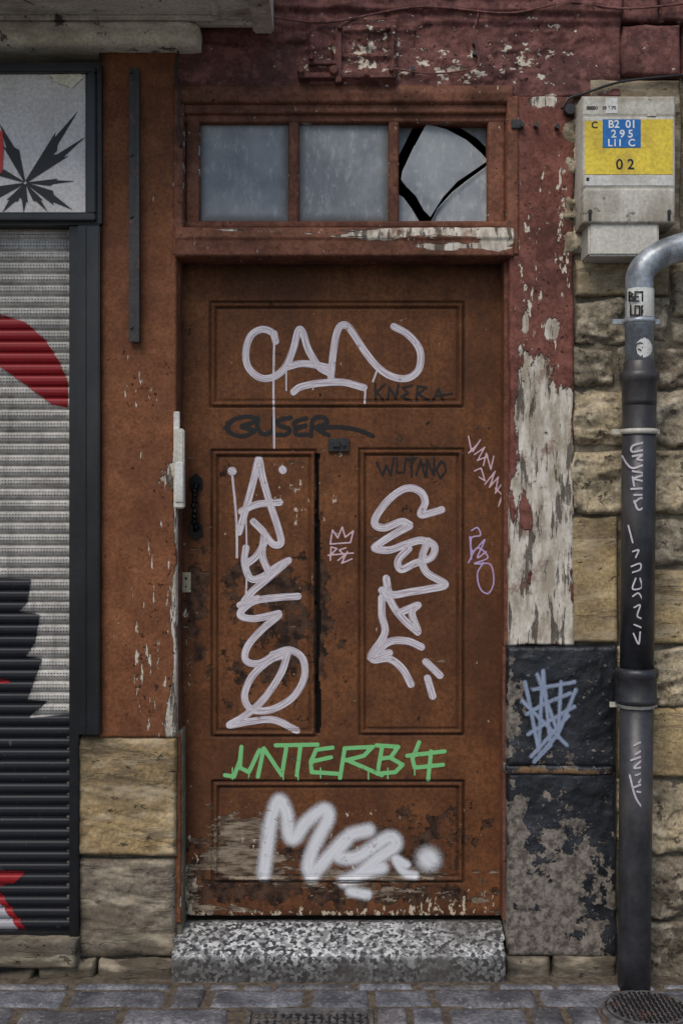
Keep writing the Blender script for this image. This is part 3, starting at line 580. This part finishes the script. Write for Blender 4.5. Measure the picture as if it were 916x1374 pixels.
relief('mortar_bed_black',678,862,830,1340,.030,.14,m_iron,sw,step=4,amp=.006,nf=30,rnd=.001)
gt=(188,170,138); gg=(160,147,124); ye=(196,171,128); dk=(132,119,101)
rows=[
 (750,150,790,236,gg,.010),(752,236,792,346,gg,.012),(790,104,916,346,dk,.008),(916,104,1130,230,gt,.01),(916,230,1130,346,gg,.01),
 (772,346,900,398,gt,.006),(900,346,1000,428,gg,.012),(1000,346,1200,428,gt,.012),
 (772,398,900,462,gg,.012),(768,462,828,520,gg,.014),(828,462,958,520,dk,.014),(900,428,1160,462,gg,.012),(958,462,1160,520,gt,.014),
 (768,520,850,602,gt,.016),(850,520,960,600,gg,.016),(960,520,1180,600,gt,.014),
 (766,602,842,690,gt,.014),(842,600,930,690,gt,.016),(930,600,1150,690,gg,.016),
 (764,692,830,864,ye,.003),(830,690,962,762,gg,.014),(962,690,1200,864,ye,.008),(832,762,962,866,ye,.008),
 (828,866,958,950,gt,.014),(828,950,930,1044,ye,.008),(958,866,1170,950,gg,.014),(930,950,1170,1044,gt,.014),
 (828,1044,940,1150,gt,.014),(828,1150,925,1236,dk,.016),(940,1044,1200,1150,ye,.014),(925,1150,1200,1236,gg,.014),
 (828,1236,940,1330,dk,.016),(940,1236,1200,1330,dk,.016),(1200,100,1500,700,gt,.015),(1200,700,1500,1330,gt,.015)]
for i,(a,b,c_,d_,cc,am) in enumerate(rows):
    j=random.uniform(.88,1.08); rough=am>.009
    stone(sw,a,b,c_,d_,T(*[x*j for x in cc]),random.uniform(-.004,.004),am*(.8 if rough else 1.3),.024 if rough else .009,60+i,m_stone if rough else m_ashlar,warp=.018 if rough else .005,nf=13,name='wall_stone_%d'%(i+1),
      extra=(lambda U,V,i=i:.034*np.abs(fbm(U*.028,V*.04,4,i))*2-.014*np.clip(fbm(U*.02,V*.03,2,i+40)*6,0,1)) if rough else None)
up=[(832,-60,886,30),(886,-60,1010,30),(832,30,916,104),(916,30,1130,104)]
for i,(a,b,c_,d_) in enumerate(up):
    stone(sw,a,b,c_,d_,(1,1,1,1),-.006,.012,.012,90+i,m_lint,.008,attrs={'wood':lambda U,V:U*0,'chip':lambda U,V:U*0+.3,'dirt_and_dark':lambda U,V:U*0+.3},name='painted_stone_%d'%(i+1))
# ================================================================ METER BOX
mb=empty('electric_meter_box')
YM=-.11
box('lower_housing',790,296,885,342,YM+.01,.02,m_box,mb,.006,yr=YM)
relief('cover',781,128,906,300,YM,.02,m_box,mb,step=2,amp=.0004,rnd=.008,attrs={'dirt_and_dark':sumf(lambda U,V:np.clip((V-240)/60,0,1)*.8,lambda U,V:np.clip((140-V)/12,0,1)*.6,blob(800,240,30,30,.4))},
  extra=lambda U,V:.004*((V>154)&(V<157))+.0045*((np.abs(V-252)<1.5)))
box('yellow_label_sheet',784,160,902,234,YM-.0015,YM+.004,m_yel,mb,.0005)
box('white_label_sheet',784,235,902,249,YM-.0014,YM+.004,m_wht,mb,.0005)
box('top_label_sheet',812,131,828,152,YM-.0014,YM+.004,m_wht,mb,.0005)
box('grey_band',784,158,808,162,YM-.002,YM+.004,m_wht,mb,.0003)
box('blue_sticker_sheet',808,160,859,198,YM-.003,YM,m_blue,mb,.0004)
m_w2=flat('white_ink',sc(225,225,225),.5,var=.05,bump=.0001)
text('sticker_text_1','B2  01',834,167,14,YM-.0034,m_w2,mb); text('sticker_text_2','2 9 5',834,180,14,YM-.0034,m_w2,mb); text('sticker_text_3','L11  C',833,192,13,YM-.0034,m_w2,mb)
text('sticker_letter','C',797,168,12,YM-.002,m_blkink,mb); text('box_number','0 2',838,221,19,YM-.002,m_blkink,mb)
text('box_caption','00001   10 6 70',806,145,6,YM-.001,m_blkink,mb)
for i,a in enumerate((791,897)):
    tube('lock_screw_%d'%(i+1),[(PX_(a,YM),YM-.003,PZ_(284,YM)),(PX_(a,YM),YM+.002,PZ_(284,YM))],.006,m_iron,mb,14)
    box('screw_slot_%d'%(i+1),a-2,284,a+2,296,YM-.002,YM+.002,m_blkink,mb,.0005)
box('screw_mark',786,238,790,243,YM-.002,YM+.002,m_blkink,mb,.0005)
box('round_lock',868,148,880,156,YM-.002,YM+.002,m_box,mb,.001)
tube('junction_fitting',[(PX_(762),-.03,PZ_(150)),(PX_(762),-.005,PZ_(150))],.016,m_iron,mb,18)
# ================================================================ DRAINPIPE
dp=empty('drainpipe'); YP=-.10
def vp(*l): return [(PX_(857 if len(a)<3 else a[2],YP),YP,PZ_(a[0],YP)) for a in l],[a[1]*(D+YP)/D/S for a in l]
def lower_x(py): return 857-(py-540)*(857-850)/770
el=smooth([(1065,-500),(1065,220),(1050,278),(1010,306),(950,322),(912,332),(885,342),(866,356),(858,370),(857,384),(857,410),(857,430)],10)
tube('zinc_elbow',[(PX_(a,YP),YP,PZ_(b,YP)) for a,b in el],18.5*(D+YP)/D/S,m_zinc,dp,48)
p,r=vp((405,18.6),(428,18.6),(429,20.5),(437,20.5),(438,18.8),(500,18.8)); tube('zinc_pipe',p,r,m_zinc,dp,48)
p,r=vp((484,18.9),(486,20.5),(498,21.5),(500,26),(506,26.5),(512,25.5),(514,23.5),(538,23),(545,22.5)); tube('socket_top',p,r,m_pipeb,dp,48)
for nm,seg in {'pipe_shaft':[(540,22.5),(700,22.5),(900,22.5)],'socket_mid':[(896,23),(897,28),(902,29),(908,28),(910,26.5),(934,26.5),(937,28.5),(943,28.5),(945,23)],'pipe_shaft_lower':[(940,22.5),(1100,22),(1280,21.5),(1350,21.5)]}.items():
    p,r=vp(*[(a,b,lower_x(a)) for a,b in seg]); tube(nm,p,r,m_pipeb,dp,48)
for i,b in enumerate((432,580,946)):
    xx=lower_x(b) if b>500 else 857
    p,r=vp((b-4,24 if i else 21,xx),(b+3,24 if i else 21,xx)); tube('strap_%d'%(i+1),p,r,m_zinc if i==0 else m_box,dp,48)
    box('strap_ear_%d'%(i+1),xx-36,b-4,xx+28,b+3,YP+.02,YP+.026,m_box if i else m_zinc,dp,.001)
    box('strap_arm_%d'%(i+1),xx-5,b-4,xx+5,b+3,YP+.03,.04,m_iron,dp,.001)
def cyl_y(cx_f,rad):
    def f(U,V):
        dx=np.clip(np.abs(U-(cx_f(V) if callable(cx_f) else cx_f))/rad,0,.985); return YP-np.sqrt(1-dx*dx)*rad*(D+YP)/D/S
    return f
def cyl_sheet(name,x0,y0,x1,y1,rad,mat,off=.0008,rnd=False):
    U,V=np.meshgrid(np.linspace(x0,x1,30),np.linspace(y0,y1,20))
    Y=cyl_y(857,rad)(U,V)-off; q=gridq(*U.shape)
    if rnd:
        c=((U-(x0+x1)/2)/((x1-x0)/2))**2+((V-(y0+y1)/2)/((y1-y0)/2))**2; q=q[c.ravel()[q].max(1)<1.05]
    return meshq(name,np.stack([PX_(U,YP),Y,PZ_(V,YP)],-1).reshape(-1,3),q,mat,dp)
cyl_sheet('white_sticker',839,389,875,427,19.4,m_wht,off=.0015)
cyl_sheet('round_sticker',847,456,871,482,19,m_wht,rnd=True)
g_ink=gmat('black_ink_stroke',sc(15,15,17),sc(15,15,17),.1,0,.1,1)
ys=cyl_y(857,19.4)
let=[[(843,392),(843,404),(848,404),(849,399),(844,398),(848,395),(843,392)],[(856,392),(851,392),(851,404),(856,404)],[(851,398),(855,398)],[(858,392),(864,392)],[(861,392),(861,404)],[(866,393),(866,404),(871,404),(871,393),(866,393)],
 [(845,410),(845,423),(849,423)],[(851,411),(851,423),(857,423),(857,411),(851,411)],[(860,423),(860,411),(865,411),(865,416),(860,417),(865,423)],[(867,411),(873,411)],[(870,411),(870,423)]]
t_=tag('sticker_lettering',let,g_ink,ys,w=2.6,step=.7,sm=False,off=.0030); t_.parent=dp
t_=tag('sticker_drawing',[[(853,474),(852,464),(858,460),(864,464),(866,472),(860,478)],[(855,468),(859,470)],[(861,466),(866,476)]],g_ink,cyl_y(857,19),w=1.8,step=.8,off=.002); t_.parent=dp
ylow=cyl_y(lower_x,22.6)
t_=tag('pipe_graffiti',[[(862,594),(848,598),(847,606),(862,604)],[(848,612),(862,610),(854,616),(866,618)],[(834,612),(840,622),(848,628),(862,624)],[(848,632),(864,636),(850,642),(864,646)],[(850,652),(848,640)],[(846,656),(866,655)],[(850,664),(860,664)],[(850,672),(856,684),(866,676),(860,668),(850,674)]],g_white,ylow,w=3,step=.9,sm=True); t_.parent=dp
t_=tag('pipe_graffiti',[[(842,705),(848,728)],[(848,740),(856,738),(852,748)],[(846,760),(858,756),(858,764),(848,768)],[(852,776),(848,790),(860,788),(858,776)],[(848,800),(856,796),(862,806)],[(850,815),(858,812),(854,826),(860,830)],[(850,838),(860,842)],[(849,850),(856,864),(858,848)],[(869,740),(866,760),(871,770)]],g_white,ylow,w=2.5,step=.9); t_.parent=dp
t_=tag('pipe_graffiti',[[(850,1000),(860,996),(866,1002),(852,1012)],[(846,1020),(866,1014),(850,1030),(866,1028)],[(852,1040),(866,1036),(856,1050)],[(850,1056),(864,1052),(868,1062)],[(844,1040),(852,1070),(864,1084),(868,1066),(854,1062)]],g_white,ylow,w=3,step=.9); t_.parent=dp
tag('graffiti_tag',[[(704,915),(722,1005),(728,900),(738,1000),(716,1022),(748,985),(772,925)],[(706,958),(730,944),(765,930)],[(708,985),(740,965),(770,948)],[(720,905),(745,975)],[(752,915),(748,990)],[(712,1015),(762,960)],[(700,940),(760,1000)],[(715,925),(770,915)]],g_blue,lambda U,V:U*0-.026,w=9,step=1.5,sm=False)
# ================================================================ STEP
st=empty('doorstep')
nx=150; prof=[(.13,1234,.6),(.10,1235.5,.8),(.08,1238,.35),(.05,1247,.1),(.02,1256,0),(-.01,1265,0),(-.04,1275,0),(-.052,1280,.05),(-.058,1283.5,.25),(-.060,1288,.6),(-.060,1300,.9),(-.058,1312,1),(-.058,1330,1)]  # third value darkens the colour: back edge, and the stained front face
xs=np.linspace(231,677,nx); co=[];dt=[]
pf=[]
for a,b in zip(prof[:-1],prof[1:]):
    for t in (0,.25,.5,.75): pf.append(tuple(a[i]*(1-t)+b[i]*t for i in range(3)))
pf.append(prof[-1])
for y_,py_,d_ in pf:
    for x_ in xs:
        n_=fbm(x_*.03,py_*.05,4,5)
        co.append((PX_(x_,0),y_+.004*n_+(.10 if x_ in(xs[0],xs[-1]) and y_<0 else 0),PZ_(py_,y_)+.003*n_)); dt.append(np.clip(d_+.6*n_,0,1))
meshq('granite_block',co,gridq(len(pf),nx),m_granite,st,{'dirt_and_dark':dt})
wbox('step_core',PX_(234),PX_(674),-.04,.2,-.02,PZ_(1292),m_grout,st,.004)
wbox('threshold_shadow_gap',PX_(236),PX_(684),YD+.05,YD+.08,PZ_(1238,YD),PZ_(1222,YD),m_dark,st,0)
# ================================================================ GROUND
def plane(name,x0,x1,y0,y1,z,mat):
    me=bpy.data.meshes.new(name); me.from_pydata([(x0,y0,z),(x1,y0,z),(x1,y1,z),(x0,y1,z)],[],[(0,1,2,3)]); return link(bpy.data.objects.new(name,me),mat)
plane('ground',-80,80,-80,.5,-.04,m_asph)
gx=np.linspace(-5,5,400); gy=np.linspace(.12,-1.2,80); U,V=np.meshgrid(gx,gy)
pav=empty('cobblestone_pavement')
meshq('joint_mortar',np.stack([U,V,-.006+.008*fbm(U*30,V*30,4,3)],-1).reshape(-1,3),gridq(*U.shape)[:,::-1],m_grout,pav)
plane('joint_mortar_far',-5,5,-6,-1.2,-.010,m_grout).parent=pav
COs=[];Qs=[];TI=[];base_i=0
def paver(xa,xb,ya,yb,fine):
    global base_i
    n=16 if fine else 5; m_=12 if fine else 4
    u=np.linspace(xa,xb,n); v=np.linspace(ya,yb,m_); U,V=np.meshgrid(u,v)
    de=np.minimum(np.minimum(U-xa,xb-U),np.minimum(V-ya,yb-V)); t=np.clip(de/.012,0,1)
    sd=random.random()*50; Z=.001-.010*(1-np.sqrt(1-(1-t)**2))+.008*fbm(U*12+sd,V*12,3)+random.uniform(-.003,.003)
    U=U+.018*fbm(U*8,V*8+sd,2); V=V+.014*fbm(U*8+9,V*8,2,3)
    p=lambda a:np.pad(a,1,mode='edge'); U,V,Z=p(U),p(V),p(Z); Z[0]=Z[-1]=-.03; Z[:,0]=Z[:,-1]=-.03
    COs.append(np.stack([U,V,Z],-1).reshape(-1,3)); q=gridq(*U.shape)[:,::-1]
    if ya<yb: q=q[:,::-1]
    Qs.append(q+base_i); base_i+=U.size
    j=random.uniform(.65,1.15); w=random.uniform(-.04,.04); TI.append(np.tile([j*(1+w),j,j*(1-w),1],(U.size,1)))
GR=(-.262,.088,-.53,-.262)
y=-.075; ri=0
while y>-5.5:
    dp_=[.045,.125,.13,.125,.13][ri] if ri<5 else random.uniform(.12,.15)
    ya,yb=y,y-dp_; x=-4+random.uniform(0,.15)
    while x<4:
        w=random.choice([.10,.18,.24,.30]) if ri<5 else random.uniform(.14,.26)
        xa,xb=x+.007,x+w-.007
        if yb+.02<GR[3] and ya-.02>GR[2]:
            if xa<GR[1] and xb>GR[0]:
                if xa<GR[0]-.05: xb=GR[0]-.006
                elif xb>GR[1]+.05: xa=GR[1]+.006
                else: x+=w; continue
        paver(xa,xb,yb+.006,ya-.006,ri<6); x+=w
    y-=dp_; ri+=1
meshq('pavers',np.concatenate(COs),np.concatenate(Qs),m_pave,pav,cols={'tint':np.concatenate(TI)})
gr=empty('drain_grate')
wbox('grate_plate',GR[0]+.012,GR[1]-.012,GR[2]+.012,GR[3]-.012,-.03,-.006,m_iron,gr,.002)
for nm,a in {'rim_a':(GR[0],GR[1],GR[3]-.010,GR[3]),'rim_b':(GR[0],GR[1],GR[2],GR[2]+.010),'rim_c':(GR[0],GR[0]+.01,GR[2]+.0105,GR[3]-.0105),'rim_d':(GR[1]-.01,GR[1],GR[2]+.0105,GR[3]-.0105)}.items():
    wbox(nm,*a,-.03,.003,m_cast,gr,.001)
bm=bmesh.new()
def stud(bm,x,y,z,sx,sy,rot=0):
    from mathutils import Matrix
    r=bmesh.ops.create_cube(bm,size=1)
    bmesh.ops.transform(bm,matrix=Matrix.Translation((x,y,z))@Matrix.Rotation(rot,4,'Z')@Matrix.Diagonal((sx,sy,.006,1)),verts=r['verts'])
for i in range(15):
    for j in range(11): stud(bm,GR[0]+.025+i*.0215,GR[3]-.025-j*.0215,-.003,.016,.007,math.radians(45 if (i+j)%2 else -45))
me=bpy.data.meshes.new('tread'); bm.to_mesh(me); bm.free(); link(bpy.data.objects.new('tread',me),m_cast,gr)
mh=empty('manhole_cover'); mx,my=.862,-.272
def disc(n,r0,r1,z0,z1,mat,pr=mh):
    tube(n,[(mx,my,z0),(mx,my,z1)],[r0,r1],mat,pr,64)
disc('rim',.130,.129,-.01,.006,m_cast); disc('joint',.118,.1178,.002,.0068,m_iron); disc('cover',.114,.113,.002,.0085,m_cast)
bm=bmesh.new()
for i in range(-8,9):
    for j in range(-8,9):
        if math.hypot(i,j)<7.6: stud(bm,mx+i*.0140,my+j*.0140,.010,.010,.0045,math.radians(45 if (i+j)%2 else -45))
me=bpy.data.meshes.new('cover_tread'); bm.to_mesh(me); bm.free(); link(bpy.data.objects.new('cover_tread',me),m_iron,mh)
# ================================================================ LIGHT, SKY, CAMERA
w=bpy.data.worlds.new('World'); bpy.context.scene.world=w; w.use_nodes=True; nt=w.node_tree
sky=nt.nodes.new('ShaderNodeTexSky'); sky.sky_type='NISHITA'; sky.sun_disc=False
el_=50; th=-22
sky.sun_elevation=math.radians(el_); sky.sun_rotation=math.radians(180-th)
bg=nt.nodes['Background']; nt.links.new(sky.outputs[0],bg.inputs[0]); bg.inputs[1].default_value=.13
sl=bpy.data.lights.new('sun','SUN'); sl.energy=2.1; sl.angle=math.radians(30); sl.color=(1,.93,.82)
so=bpy.data.objects.new('sun',sl); COL.objects.link(so); so.rotation_euler=(math.radians(90-el_),0,math.radians(th)); so.location=(-1,-4,6)
cam=bpy.data.cameras.new('camera'); co_=bpy.data.objects.new('camera',cam); COL.objects.link(co_)
co_.location=(0,-D,CZ); co_.rotation_euler=(math.pi/2,0,0); cam.sensor_fit='VERTICAL'; cam.sensor_height=36; cam.lens=36*D/(1374/S); cam.clip_end=400
bpy.context.scene.camera=co_
sc_=bpy.context.scene; sc_.view_settings.view_transform='Standard'; sc_.view_settings.look='None'; sc_.view_settings.exposure=0
